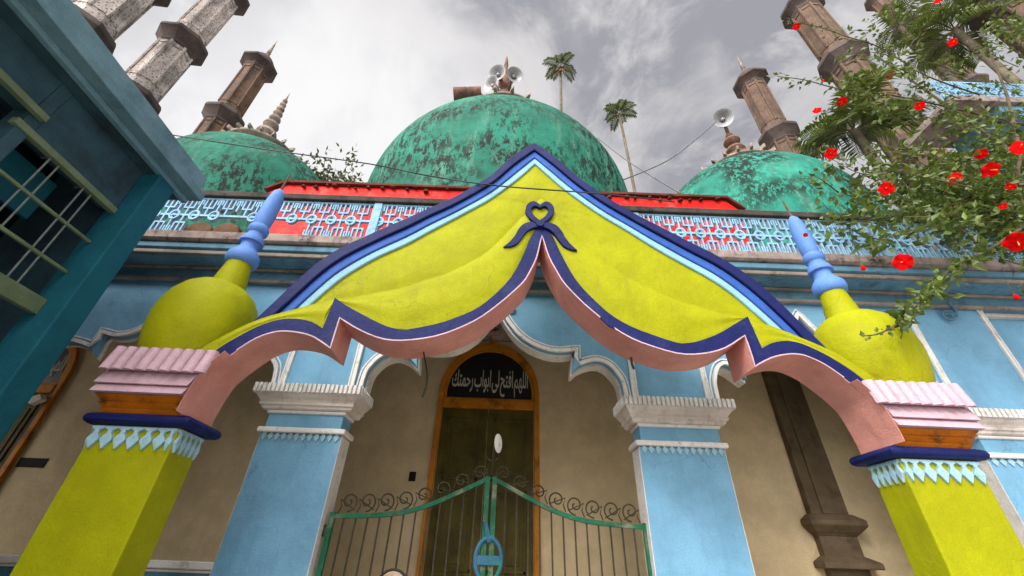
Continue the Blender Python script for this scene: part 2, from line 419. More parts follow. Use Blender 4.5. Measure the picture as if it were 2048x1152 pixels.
# parapet lattice
LY0, LY1 = FY-.295, FY-.262
def lattice_panel(mb, x0, x1, zb, zt, y0, y1, broken=None):
    n = max(1, round((x1-x0)/.222)); p = (x1-x0)/n; zm = (zb+zt)/2; H = (zt-zb)/2; w = .008
    V = lambda x, a, b, ww=w: mb.box(x-ww, x+ww, y0, y1, min(a,b), max(a,b))
    Hh = lambda a, b, z, ww=w: mb.box(a, b, y0+.001, y1-.001, z-ww, z+ww)
    Hh(x0, x1, zt-.010, .012); Hh(x0, x1, zm, .013)
    for i in range(n):
        c = x0+(i+.5)*p; e = x0+i*p
        for s in (1, -1):
            if s < 0 and broken and broken[0] < c < broken[1]: continue
            if s < 0: Hh(e, e+p, zb+.008, .009)
            z = lambda t: zm + s*H*t
            V(c, z(.03), z(.40)); Hh(c-.058, c+.058, z(.42), .010)
            for dx in (-.052, 0, .052): V(c+dx, z(.44), z(.97))
            V(e, z(.28), z(.86)); 
            if i == n-1: V(e+p, z(.28), z(.86))
            Hh(e-.030, e+.030, z(.86), .008)
            for dx in (-.026, .026): V(e+dx, z(.60), z(.86), .007)
        if not (broken and broken[0]+.1 < e < broken[1]-.1) or i % 2:
            R0 = .050
            for a in range(16):
                a0, a1 = 2*pi*a/16, 2*pi*(a+1)/16
                P = [(e+(R0+k)*cos(t), zm+(R0+k)*1.18*sin(t)) for k in (-.009,.009) for t in (a0,a1)]
                mb.prism([P[0],P[1],P[3],P[2]], y0-.004, y1+.002)
            for dx, dz in ((1,1),(1,-1),(-1,1),(-1,-1)):
                mb.prism([(e+dx*.040,zm),(e+dx*.054,zm),(e,zm+dz*.062),(e,zm+dz*.046)], y0+.004, y1-.004)
posts = [-7.2, -4.40, -1.53, 1.345, 4.02, 6.80]
for a, b in zip(posts, posts[1:]+[8.95]):
    lm = MB(); lattice_panel(lm, a+.046, b-.046, 4.338, 4.862, LY0, LY1, (-3.45,-2.2) if a < -4 and a > -5 else None)
    build('lattice_panel', lm, LATT, mosque)
for a in posts:
    pm = MB(); pm.box(a-.046, a+.046, LY0-.015, LY1+.04, 4.336, 4.868); build('lattice_post', pm, LATT, mosque, bevel=.006)
pm = MB(); pm.box(XL, XR, FY-.335, FY-.215, 4.866, 4.945); build('coping', pm, COPING, mosque, bevel=.01)

# what stands behind the lattice
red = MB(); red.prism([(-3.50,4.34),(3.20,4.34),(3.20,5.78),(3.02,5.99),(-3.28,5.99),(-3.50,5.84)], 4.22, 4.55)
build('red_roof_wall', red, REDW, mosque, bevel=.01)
rc = MB()
rc.prism([(-3.53,5.845),(-3.29,5.996),(3.03,5.996),(3.23,5.785),(3.25,5.80),(3.05,6.035),(-3.31,6.035),(-3.56,5.855)], 4.17, 4.6)
x = -3.2
while x < 3.0:
    w = random.uniform(.02,.04); h = random.uniform(.012,.03)
    rc.lathe([(w,-h),(w*.9,0),(w*.3,h)], 7, (x, 4.19, 5.99+random.uniform(-.06,.02))); x += random.uniform(.10,.26)
build('weathered_coping', rc, paint('dirty_red_coping', (.16,.045,.03), .9, .5, (.02,.012,.01), .9, 7, .02), mosque, smooth=50)
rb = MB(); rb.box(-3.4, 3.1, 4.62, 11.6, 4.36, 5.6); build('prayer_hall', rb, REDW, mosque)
for x0, x1 in ((-7.9,-3.55), (3.25,8.9)):
    xs = x0; sw = MB()
    while xs < x1-.2:
        sw.prism([(xs,4.34),(xs+.34,4.34),(xs+.34,4.86)]+[(xs+.17+.17*cos(a), 4.86+.15*sin(a)) for a in [pi*i/8 for i in range(1,8)]]+[(xs,4.86)], 3.98, 4.12); xs += .345
    build('scalloped_wall', sw, SOOT, mosque, bevel=.008)

# veranda inside
bw = MB(); bw.box(-8.0, 6.4, 5.40, 5.6, 0, 4.19); bw.box(6.2, 6.4, FY+.26, 5.40, 0, 4.19)
build('back_wall', bw, BACKW, mosque)
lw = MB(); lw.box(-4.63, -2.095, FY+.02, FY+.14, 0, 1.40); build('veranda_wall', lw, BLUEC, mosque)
lw = MB(); lw.box(-4.63, -2.095, FY+.0, FY+.17, 1.425, 1.472); lw.box(-4.63, -2.095, FY+.008, FY+.15, 1.402, 1.418); build('veranda_rail', lw, WHITE, mosque, bevel=.006)
vf = MB(); vf.box(-8.0, 6.2, FY+.2, 5.40, 0, .45); build('veranda_floor', vf, BACKW, mosque)
pl = MB(); px0, px1 = 3.50, 3.93
pl.box(px0, px1, 5.30, 5.40, 0, 4.19); pl.box(px0+.12, px1-.12, 5.275, 5.30, 2.12, 4.19)
for o0, z0, o1, z1 in ((.0,1.72,.10,1.66),(.10,1.60,.10,1.66),(0,1.9,.03,1.93),(.03,1.93,.10,2.0),(.10,2.0,.10,2.06),(.10,2.06,.02,2.12)):
    if z1 < z0: o0, z0, o1, z1 = o1, z1, o0, z0
    pl.frustum((px0-o0,px1+o0,5.30-o0,5.40), z0, (px0-o1,px1+o1,5.30-o1,5.40), z1)
build('pilaster', pl, PILAS, mosque, bevel=.01)
for x0, x1 in ((-5.80,-5.47), (-1.145,-1.065)):
    vm = MB(); vm.box(x0, x1, 5.392, 5.41, 2.32, 2.425); build('wall_vent', vm, VOID, mosque)

def door(cx, letters):
    dr = MB(); Y = 5.40
    leaf = MB()
    for s in (-1, 1):
        a, b = (cx-.585, cx-.004) if s < 0 else (cx+.004, cx+.585)
        leaf.box(a, b, Y-.02, Y+.02, .45, 3.20)
        for z0, z1 in ((.6,1.35),(1.45,2.25),(2.35,3.08)):
            for X0, X1, Z0, Z1 in ((a+.08,b-.08,z0,z0+.03),(a+.08,b-.08,z1-.03,z1),(a+.08,a+.11,z0,z1),(b-.11,b-.08,z0,z1)):
                leaf.box(X0, X1, Y-.034, Y-.021, Z0, Z1)
            leaf.box(a+.15, b-.15, Y-.03, Y-.021, z0+.07, z1-.07)
    d = build('door', leaf, WOOD, mosque, bevel=.004)
    def arch(r, base, spring, top):
        n = 24; return [(cx-r, base)] + [(cx-r*cos(pi*i/n), spring+(top-spring)*sin(pi*i/n)) for i in range(n+1)] + [(cx+r, base)]
    f = MB(); f.strip(arch(.595,.45,3.42,4.05), arch(.660,.45,3.42,4.135), Y-.05, Y+.02)
    f.strip(arch(.560,3.33,3.42,4.015), arch(.594,3.33,3.42,4.05), Y-.035, Y+.02)
    f.box(cx-.594, cx+.594, Y-.06, Y+.015, 3.205, 3.315); f.box(cx-.585, cx+.585, Y-.045, Y, 3.316, 3.345)
    build('door_frame', f, FRAME, d, bevel=.006)
    t = MB(); t.prism(arch(.558,3.346,3.42,4.01), Y-.022, Y); build('tympanum', t, BLACK, d)
    if letters:
        W = [[0xFE8D,0xFEDF,0xFEE0,0xFEEC,0xFEE2],[0xFE8D,0xFED3,0xFE98,0xFEA2],[0xFEDF,0xFEF0],[0xFE8D,0xFE91,0xFEEE,0xFE8D,0xFE8F],[0xFEAD,0xFEA3,0xFEE4,0xFE98,0xFEDA]]
        cu = bpy.data.curves.new('lettering', 'FONT'); cu.body = ' '.join(''.join(chr(k) for k in reversed(w_)) for w_ in reversed(W))
        cu.extrude = .03; cu.space_word = .35; cu.offset = .010; cu.resolution_u = 3
        to = bpy.data.objects.new('lettering', cu); me = bpy.data.meshes.new_from_object(to); bpy.data.objects.remove(to)
        xs = [q.co.x for q in me.vertices]; ys = [q.co.y for q in me.vertices]; kx = 1.02/(max(xs)-min(xs)); ky = .37/(max(ys)-min(ys)); zs = min(ys); x0_ = (max(xs)+min(xs))/2
        im = MB(); im.add([(cx+(q.co.x-x0_)*kx, Y-.026-q.co.z*.12, 3.372+(q.co.y-zs)*ky) for q in me.vertices], [list(p.vertices) for p in me.polygons])
        build('inscription', im, LETTER, d)
    o = MB()
    for dx, dz, r in ((0,.035,.04),(-.045,.07,.035),(.045,.07,.035),(0,.11,.03)):
        o.lathe([(r,-.02),(r*1.05,0),(r*.6,.012)], 14); nv = 3*14
        M = Matrix.Translation((cx+dx, Y-.012, 4.155+dz)) @ Matrix.Rotation(pi/2, 4, 'X')
        for i in range(len(o.v)-nv, len(o.v)): o.v[i] = tuple(M @ Vector(o.v[i]))
    build('trefoil_ornament', o, FRAME, d, smooth=50)
door(-.25, 'all'); door(-6.50, 'all')
wc = MB(); wc.prism([(-5.98,3.02),(-5.86,3.09),(-5.92,3.16),(-6.05,3.10)], 5.25, 5.33)
build('lamp_fitting', wc, WHITE, mosque, bevel=.01)

# domes
def ring_petals(n, r0, r1, z, c, h=.10, rise=.0, w=.5):
    m_ = MB()
    for i in range(n):
        a = 2*pi*i/n; ww = pi*r1/n*w
        b = MB(); b.add([], [])
        prof = [(r0,-ww*.8),(r1*.85,-ww),(r1,-ww*.5),(r1*1.03,0),(r1,ww*.5),(r1*.85,ww),(r0,ww*.8)]
        vs = [(x,y,0) for x,y in prof]+[(x,y,h) for x,y in prof]; k = len(prof)
        b.add(vs, [list(range(k-1,-1,-1)), list(range(k,2*k))]+[(j,(j+1)%k,(j+1)%k+k,j+k) for j in range(k)])
        M = Matrix.Translation(c) @ Matrix.Rotation(a,4,'Z') @ Matrix.Translation((0,0,z)) @ Matrix.Rotation(-rise,4,'Y')
        b.move(M); m_.add(b.v, b.f)
    return m_
def bumpy(prof): return prof
def dome(c, zc, r, k, drum_z, mat, fin, ring, lean=(0,0), crown=None):
    prof = [(r, drum_z)] + [(r*cos(t), zc+r*k*sin(t)) for t in [pi/2*i/22*.86 for i in range(23)]]
    zt = prof[-1][1]
    prof += crown if crown else [(r*.16, zt+.10), (r*.10, zt+.12)]
    m_ = MB(); m_.lathe(prof, 72, (c[0],c[1],0), capb=False)
    d = build('dome', m_, mat, mosque, smooth=50)
    rp = ring_petals(*ring); rp.lathe([(ring[2]*.80,ring[3]-.10),(ring[2]*.93,ring[3]-.03),(ring[2]*.93,ring[3]+.03),(ring[2]*.5,ring[3]+.05)], 40, ring[4]); build('petal_ring', rp, PETAL, d, bevel=.015)
    f = MB(); f.lathe(fin[1], 18, (fin[0][0],fin[0][1],0), lean); build('finial', f, fin[2], d, smooth=40)
    b = MB(); b.lathe([(r+.02,drum_z-.35),(r+.05,drum_z-.02),(r+.01,drum_z)], 48, (c[0],c[1],0))
    b.lathe([(r-.05,4.36),(r-.05,drum_z-.35)], 32, (c[0],c[1],0)); build('drum', b, PETAL, d, smooth=40)
    return d
cz = 12.85                                     # crown of the middle dome stands on a raised neck
dC = dome((-.40,8.0), 8.34, 3.29, 1.0, 6.45, DOMEC,
     ((-.47,7.6), [(0.235, 11.4), (0.235, 12.95), (0.19, 13.0), (0.179, 13.3), (0.28, 13.55), (0.28, 13.8), (0.202, 14.0), (0.146, 14.05), (0.146, 14.2), (0.202, 14.3), (0.224, 14.6), (0.168, 14.85), (0.084, 14.95), (0.056, 15.25), (0.067, 15.35), (0.039, 15.45), (0.073, 15.75), (0.05, 16.1), (0.011, 16.35)], RUST),
     (18, .8, 1.42, 12.40, (-.42,7.85,0), .13, .0, .30), crown=[(.62,11.9),(.42,12.4),(.50,12.62),(.50,12.7),(.2,12.72)])
cr = ring_petals(52, 3.2, 3.5, 6.50, (-.40,8.0,0), .16, .5, .8); build('base_crest', cr, paint('flaking_crest', (.55,.45,.36), .9, .4, (.06,.035,.02), .9, 7, .02), dC, bevel=.02)
bead = lambda z, r, h: [(r*.35,z),(r*.8,z+h*.18),(r,z+h*.45),(r*.85,z+h*.75),(r*.35,z+h)]
LZ = 11.1
finL = [(.30,LZ-.6),(.32,LZ),(.20,LZ+.05)]
z = LZ+.1
for r_, h_ in ((.27,.42),(.21,.34),(.16,.28),(.13,.24),(.11,.22),(.09,.2),(.07,.18)):
    finL += bead(z, r_, h_); z += h_
finL += [(.03,z),(.005,z+.35)]
dome((-6.72,7.8), 7.93, 2.28, 1.14, 6.2, DOMEC, ((-7.05,7.45), finL, PETAL), (22, .6, 1.02, 10.50, (-6.90,7.55,0), .12, .0, .34), lean=(-.0,0))
RZ = 11.0
finR = [(.30,RZ-.6),(.32,RZ),(.18,RZ+.05)]
z = RZ+.08
for r_, h_ in ((.26,.36),(.10,.08),(.22,.30),(.10,.22)):
    finR += bead(z, r_, h_); z += h_
finR += [(.05,z),(.05,z+.3),(.02,z+1.0)]
dome((5.85,7.8), 7.35, 2.50, 1.26, 6.0, DOMER, ((6.05,7.35), finR, RUST), (22, .7, 1.10, 10.22, (5.90,7.5,0), .13, .0, .34))

# ================================================================== ENTRANCE GATEWAY (front arch)
GA = math.atan(.022)
gate_arch = thing('entrance_gateway', 'yellow draped entrance arch with navy edging, bow and two onion topped pillars', 'gateway', (.23, 2.605, 0), GA)
L = dict(local=True)
rim_o = smoothpl([(0,4.96),(.215,4.74),(.405,4.48),(.6,4.275),(.78,4.115),(.99,3.96),(1.16,3.835),(1.35,3.705),(1.54,3.56),(1.68,3.41),(1.80,3.23),(1.90,3.05),(2.0,2.865),(2.06,2.755)], 3)
rim_i = smoothpl([(0,4.69),(.2,4.43),(.46,4.15),(.77,3.89),(1.06,3.645),(1.29,3.48),(1.47,3.315),(1.59,3.16),(1.66,3.06),(1.72,2.96),(1.78,2.84)], 3)
NS = 40
ro, ri = resample(rim_o, NS), resample(rim_i, NS)
sh = lambda pl: [(x - .034*max(0, z-3.0)**1.0*.9, z) for x, z in pl]      # the real gable leans a little to the left
lerp = lambda A, B, t: [(a[0]+(b[0]-a[0])*t, a[1]+(b[1]-a[1])*t) for a, b in zip(A, B)]
b1, b2 = lerp(ro, ri, .40), lerp(ro, ri, .72)
drape = smoothpl([(0,4.21),(.2,3.9),(.43,3.585),(.66,3.385),(.9,3.25),(1.15,3.15),(1.49,3.067),(1.76,2.955),(2.02,2.83),(2.2,2.68),(2.27,2.6)], 4, keep=(6,))
openh = [(0,3.73),(.045,3.52),(.10,3.38),(.145,3.285),(.22,3.185),(.32,3.07),(.48,2.92),(.67,2.81),(.9,2.748),(1.08,2.752),(1.25,2.807),(1.413,2.9),(1.415,2.67),(1.55,2.74),(1.66,2.767),(1.75,2.772),(1.82,2.757),(1.91,2.708),(2.0,2.62),(2.08,2.52),(2.115,2.45),(2.15,2.28),(2.155,2.203)]
openh = smoothpl(openh, 3, keep=(0,11,12))
navyh = smoothpl([(0,3.87),(.085,3.74),(.15,3.55),(.25,3.31),(.38,3.13),(.5,3.01),(.68,2.91),(.9,2.84),(.98,2.834),(1.08,2.855),(1.22,2.915),(1.36,2.99),(1.49,3.066),(1.512,2.815),(1.6,2.86),(1.71,2.878),(1.82,2.862),(1.94,2.8),(2.04,2.72),(2.12,2.64),(2.2,2.52),(2.24,2.4)], 3, keep=(0,12,13))
op = mirror(openh)
body = MB(); body.prism(sh(mirror(ro)) + [(2.3,2.62),(2.3,2.2),(2.165,2.2)] + offset(op, .012)[::-1] + [(-2.165,2.2),(-2.3,2.2),(-2.3,2.62)], .052, .24)
build('arch_body', body, YEL, gate_arch, **L)
dp = MB(); dp.prism(mirror(drape) + [(2.27,2.26)] + offset(op, .008)[::-1] + [(-2.27,2.26)], -.030, .045)
def interp(pl, x):
    for (xa,za),(xb,zb) in zip(pl, pl[1:]):
        if xa <= x <= xb: return za+(zb-za)*(x-xa)/(xb-xa) if xb > xa else za
    return pl[0][1] if x < pl[0][0] else pl[-1][1]
def relief(mb, top, bot, xlim, yfun, nx=170, nv=14):
    vs = []
    for i in range(nx+1):
        x = -xlim+2*xlim*i/nx; zt, zb = interp(top, x), interp(bot, x)
        zt -= .012; zb = min(zb, zt)
        for j in range(nv+1):
            v = j/nv; vs.append((x, yfun(x, v, zt-zb), zt+(zb-zt)*v))
    mb.add(vs, [(i*(nv+1)+j, i*(nv+1)+j+1, (i+1)*(nv+1)+j+1, (i+1)*(nv+1)+j) for i in range(nx) for j in range(nv)])
relief(dp, mirror(drape), [(x, z-.01) for x, z in mirror(navyh)], 2.15, lambda x, v, h: -.0295 - min(h*.055, .024)*sin(pi*v**.8)**1.0 - .0035*sin(pi*v)*sin(9*v+3.2*abs(x)+.6*x))
build('drapery', dp, YEL, gate_arch, smooth=38, **L)
pan = MB(); pan.prism(sh(mirror(ri)) + [(2.0,2.72),(2.24,2.6),(2.24,2.24)] + offset(op, .02)[::-1] + [(-2.24,2.24),(-2.24,2.6),(-2.0,2.72)], .036, .058)
relief(pan, sh(mirror(ri)), [(x, z-.015) for x, z in mirror(drape)], 1.70, lambda x, v, h: .0355 - min(h*.04, .022)*sin(pi*v)**.9 - .0025*sin(pi*v)*sin(7*v+2.2*abs(x)))
build('gable_panel', pan, YEL, gate_arch, smooth=38, **L)
def rim(name, A, B, y0, y1, mat):
    m_ = MB(); m_.strip(sh(mirror(A)), sh(mirror(B)), y0, y1); build(name, m_, mat, gate_arch, bevel=.008, smooth=40, **L)
rim('outer_rim', ro, b1, -.020, .242, NAVY); rim('middle_rim', b1, b2, .004, .06, MIDB); rim('inner_rim', b2, ri, .016, .06, PALEB)
nm = MB(); nm.prism(mirror(navyh) + offset(op, .004)[::-1], -.046, .02); build('drapery_border', nm, NAVY, gate_arch, bevel=.005, **L)
nk = MB(); nk.prism([(.46,3.035),(.50,2.905),(.455,2.93),(.40,2.99),(.43,3.07)], -.056, -.044); build('border_patch', nk, NAVY, gate_arch, bevel=.004, **L)
so = MB(); so.strip(op, offset(op, .014), -.045, .245); build('arch_soffit', so, PINK, gate_arch, **L)
edge = MB(); oe = [p for p in op if p[1] > 2.61]; edge.strip(offset(oe, -.001), offset(oe, .008), -.051, -.0455); build('soffit_edge', edge, EAVE, gate_arch, **L)

bo = MB()                                     # bow: heart loop, knot and two ribbon tails
ho = smoothpl([(0,4.058),(.05,4.098),(.10,4.07),(.12,4.0),(.10,3.925),(.05,3.865),(0,3.82)], 5, keep=(0,))
hi = smoothpl([(0,4.018),(.035,4.040),(.062,4.025),(.070,3.99),(.052,3.94),(.025,3.905),(0,3.88)], 5, keep=(0,))
bo.strip(mirror(ho), mirror(hi), -.075, -.02)
tail = smoothpl([(.0,3.86),(.07,3.868),(.13,3.845),(.172,3.79),(.2,3.72),(.24,3.65),(.292,3.588),(.24,3.592),(.185,3.625),(.145,3.69),(.11,3.755),(.06,3.80),(0,3.82)], 4, keep=(0,6))
for s in (-1, 1): bo.prism([(s*x, z) for x, z in tail], -.068 if s < 0 else -.070, -.02)
bo.prism([(.032*cos(a), 3.842+.030*sin(a)) for a in [2*pi*i/14 for i in range(14)]], -.082, -.02)
bo.move(Matrix.Translation((-.02,0,0)))
build('bow', bo, NAVY, gate_arch, bevel=.008, smooth=40, **L)

def gpillar(s):
    X = lambda a, b: (min(s*a,s*b), max(s*a,s*b))
    xi, xo, D = 2.17, 2.66, .24
    def rbox(m_, a, b, y0, y1, z0, z1): p, q = X(a,b); m_.box(p, q, y0, y1, z0, z1)
    m_ = MB(); rbox(m_, xi, xo, 0, D, 0, 2.21); rbox(m_, xi+.02, xo, 0, D, 2.2, 2.56)
    p = build('pillar', m_, YEL, gate_arch, bevel=.008, **L)
    lo = [p_ for p_ in op if p_[1] < 2.60 and p_[0]*s > 1.9]
    q = MB(); q.strip(lo, offset(lo, .003), -.112, -.038); build('soffit_foot', q, PINK, p, **L)
    # hanging leaf frieze
    f = MB(); z1, z0 = 2.125, 1.995
    def leaf(c, w, put):
        return put([(c-w*.5,z1),(c+w*.5,z1),(c+w*.5,z1-.012),(c+w*.16,z1-.026),(c+w*.18,z1-.042),(c+w*.40,z1-.064),(c+w*.46,z1-.076),(c,z0),(c-w*.46,z1-.076),(c-w*.40,z1-.064),(c-w*.18,z1-.042),(c-w*.16,z1-.026),(c-w*.5,z1-.012)])
    n = 6.5; w = (xo-xi)/n
    for i in range(7):
        c = xo - (i+.5)*w
        if i == 6: c = xi + w*.27; 
        leaf(s*c, w if i < 6 else w*.55, lambda q: f.prism(q, -.018, .004))
    for i in range(5):
        c = (i+.5)*D/5
        leaf(c, D/5*.98, lambda q: f.prismx(q, *X(xi-.016, xi+.003)))
        leaf(c, D/5*.98, lambda q: f.prismx(q, *X(xo-.003, xo+.016)))
    build('leaf_frieze', f, LEAFB, p, local=True, bevel=.003)
    # rounded navy roll
    t = MB(); r = .031; o = .03
    ring = [(xi-o-.01,-o+.006),(xo+o-.01,-o+.006),(xo+o-.01,D+o),(xi-o-.01,D+o)]
    segs = 10; N_ = len(ring); vs = []
    for i, (x_, y_) in enumerate(ring):
        nx = -1 if i in (0,3) else 1; ny = -1 if i in (0,1) else 1
        for k in range(segs):
            a = 2*pi*k/segs; vs.append((s*(x_+nx*r*cos(a)), y_+ny*r*cos(a), 2.163+r*1.05*sin(a)))
    fs = [(i*segs+k, i*segs+(k+1)%segs, ((i+1)%N_)*segs+(k+1)%segs, ((i+1)%N_)*segs+k) for i in range(N_) for k in range(segs)]
    t.add(vs, fs); rbox(t, xi-.035, xo+.015, -.025, D+.025, 2.132, 2.198)
    build('navy_roll', t, NAVY, p, local=True, smooth=60)
    def openx(z): 
        for (xa,za),(xb,zb) in zip(openh[-16:], openh[-15:]):
            if zb <= z <= za: return xa+(xb-xa)*(z-za)/(zb-za) if za != zb else xa
        return 2.15 if z < 2.4 else 2.0
    c = MB()
    tiers = [(.0,2.199,.022,2.226),(.008,2.227,.045,2.258),(.03,2.259,.072,2.297)]
    for a, za, b, zb in tiers:
        A = (*X(xi-.001, xo+a*.6), -a-.005, D+a*.6); B = (*X(xi-.001, xo+b*.6), -b-.005, D+b*.6)
        c.frustum(A, za, B, zb)
    build('orange_corbel', c, ORANGE, p, local=True)
    e = MB()
    e.frustum((*X(openx(2.30)+.028, xo+.055), -.115, D-.004), 2.300, (*X(openx(2.35)+.028, xo+.05), -.09, D-.004), 2.350)
    e.frustum((*X(openx(2.353)+.028, xo+.06), -.112, D-.004), 2.353, (*X(openx(2.435)+.028, xo+.05), -.085, D-.004), 2.435)
    e.frustum((*X(openx(2.436)+.028, xo+.05), -.07, D-.004), 2.436, (*X(openx(2.585)+.028, xo+.05), -.07, D-.004), 2.585)
    build('eave_slab', e, EAVE, p, local=True, bevel=.003)
    ti = MB(); n = 9; x0, x1 = openx(2.50)-.005, xo+.065; pw = (x1-x0)/n
    def tile(c, axis):
        r0 = pw*.485
        for (za, oa), (zb, ob) in (((2.432,-.114),(2.592,-.076)),):
            pts0, pts1 = [], []
            for k in range(9):
                a = pi*k/8
                if axis == 'x':
                    pts0.append((s*(c+r0*cos(a)), oa-r0*1.0*sin(a), za)); pts1.append((s*(c+r0*cos(a)), ob-r0*1.0*sin(a), zb))
                else:
                    pts0.append((s*(xo-oa+r0*1.0*sin(a)-.05), c+r0*cos(a), za)); pts1.append((s*(xo-ob+r0*1.0*sin(a)-.05), c+r0*cos(a), zb))
            n0 = 9; fs_ = [(k,k+1,n0+k+1,n0+k) for k in range(8)] + [list(range(n0)), list(range(2*n0-1,n0-1,-1)), (0,n0,2*n0-1,n0-1)]
            ti.add(pts0+pts1, fs_)
    for i in range(n): tile(x0+(i+.5)*pw, 'x')
    for i in range(5): tile(-.06+(i+.5)*pw, 'y')
    build('eave_tiles', ti, EAVE, p, local=True, smooth=50)
    # onion dome
    od = MB(); od.lathe([(.25,2.55),(.30,2.66),(.325,2.78),(.333,2.90),(.322,3.0),(.295,3.09),(.25,3.165),(.19,3.22),(.14,3.245)], 48, (s*2.475,.20,0), flute=lambda a: 1+.012*sin(2*a+1.7*s)+.006*sin(3*a+s)+.003*sin(7*a))
    d = build('onion_dome', od, YEL, gate_arch, smooth=60, **L)
    nk_ = MB(); nk_.lathe([(.128,3.20),(.122,3.25),(.112,3.33),(.098,3.42),(.090,3.475)], 28, (s*2.452,.20,0), (-s*.03,0))
    build('dome_neck', nk_, YEL, d, local=True, smooth=60)
    fn = MB(); fn.lathe([(.085,3.468),(.112,3.485),(.124,3.525),(.118,3.565),(.095,3.60),(.072,3.632),(.066,3.665),(.070,3.69),(.092,3.697),(.094,3.715),(.084,3.745),(.066,3.775),(.064,3.80),(.078,3.815),(.083,3.845),(.078,3.875),(.064,3.892),(.070,3.93),(.073,4.02),(.069,4.14),(.060,4.24),(.044,4.31),(.020,4.345)], 28, (s*2.445,.20,0), (-s*.045,0))
    build('finial', fn, BULB, d, local=True, smooth=45)
    rd = MB(); rd.tube([(s*2.406,.2,4.33),(s*2.398,.2,4.44),(s*2.39,.2,4.56)], .012, 8, .008); build('finial_rod', rd, RUST, d, local=True)
gpillar(-1); gpillar(1)

# ================================================================== IRON GATE
ig = thing('iron_gate', 'green double iron gate with curled cresting hung between the blue piers', 'gate', (-.125, 3.78, 0))
GY = 3.78; gc = -.115
tops = [(-1.355,1.822),(-1.05,1.835),(-.82,1.862),(-.60,1.925),(-.40,2.012),(-.20,2.105),(gc,2.145)]
tops = smoothpl(tops, 4)
def ztop(x):
    for (a, za), (b, zb) in zip(tops, tops[1:]):
        if a <= x <= b: return za+(zb-za)*(x-a)/(b-a)
    return tops[0][1]
def gate_leaf(s):
    X = lambda x: x if s < 0 else 2*gc - x
    fr = MB(); fr.tube([(X(a), GY, z-.02) for a, z in tops[:-1]]+[(X(gc-.03),GY,2.11)], .024, 4)
    for xx, zt in ((-1.355,1.83),(gc-.030,2.13)):
        fr.box(X(xx)-.020, X(xx)+.020, GY-.02, GY+.02, .50, zt)
    fr.box(min(X(-1.355),X(gc-.03)), max(X(-1.355),X(gc-.03)), GY-.018, GY+.018, .5, .55)
    fr.box(min(X(-1.355),X(gc-.03)), max(X(-1.355),X(gc-.03)), GY-.016, GY+.016, .98, 1.02)
    lf = build('gate_leaf', fr, GATEG, ig, bevel=.004)
    for i in range(1, 13):
        x_ = -1.355 + i*(1.21/13)
        b = MB(); b.tube([(X(x_), GY, .55), (X(x_)+random.uniform(-.004,.004), GY, 1.2), (X(x_), GY, ztop(x_)-.03)], .0075, 6)
        build('bar', b, IRON, lf, smooth=60)
    cr_ = MB()
    for i in range(8):
        x_ = -1.30 + i*.148; z_ = ztop(x_); r = .072
        pts = []
        for k in range(26):
            a = -pi*.5 + k*.36; rr = r*(1-k/30)
            pts.append((X(x_+.05) + (1 if s < 0 else -1)*rr*cos(a), GY, z_+.085+rr*sin(a)))
        cr_.tube(pts, .0065, 5)
        cr_.tube([(X(x_-.02),GY,z_),(X(x_+.0),GY,z_+.05),(X(x_+.0)+(-.02 if s<0 else .02),GY,z_+.10),(X(x_+.11),GY,ztop(min(x_+.11,gc))+.02)], .005, 5)
    build('scroll_cresting', cr_, IRON, lf, smooth=60)
    for hz in (1.70, 1.2):
        h = MB(); h.lathe([(.022,-.04),(.022,.04)], 10, (X(-1.385),GY,hz)); build('hinge', h, IRON, lf, smooth=40)
    return lf
lL = gate_leaf(-1); lR = gate_leaf(1)
md = MB(); M = Matrix.Translation((-.80, GY-.012, 1.352)) @ Matrix.Rotation(pi/2,4,'X')
md.lathe([(.105,-.008),(.105,.008)], 28); md.move(M); build('medallion', md, DISC, lL, smooth=40)
mr = MB(); mr.tube([(-.80+.115*cos(a), GY-.016, 1.352+.115*sin(a)) for a in [2*pi*i/32 for i in range(33)]], .010, 6); build('medallion_ring', mr, IRON, lL, smooth=60)
hd = MB()                                     # oval pull ring with cross plate across the meeting stiles
hd.tube([(gc+.01+.098*cos(a), GY-.028, 1.55+.14*sin(a)) for a in [2*pi*i/36 for i in range(37)]], .017, 8)
hd.box(gc-.08, gc+.10, GY-.036, GY-.018, 1.515, 1.575)
build('pull_ring', hd, GATEB, ig, smooth=50)
st = MB(); st.tube([(gc+.01,GY-.03,1.66),(gc-.008,GY-.03,1.73),(gc-.03,GY-.03,1.80)], .018, 6); build('latch_strap', st, GATEB, ig, smooth=50)
sp = MB(); sp.tube([(gc,GY,2.12),(gc+.004,GY,2.30),(gc+.012,GY,2.47)], .008, 6)
for s in (-1,1): sp.tube([(gc,GY,2.25),(gc+s*.03,GY,2.262),(gc+s*.055,GY,2.29),(gc+s*.05,GY,2.315)], .005, 5)
build('centre_spike', sp, IRON, ig, smooth=60)
ds = MB(); ds.lathe([(.004,-.008),(.05,-.004),(.062,0),(.05,.004),(.004,.008)], 20); ds.move(Matrix.Translation((gc+.045,GY-.01,2.40)) @ Matrix.Rotation(R(58),4,'Z') @ Matrix.Rotation(pi/2,4,'X') @ Matrix.Scale(1.3,4,(0,1,0)))
build('leaf_disc', ds, WHITE, ig, smooth=50)

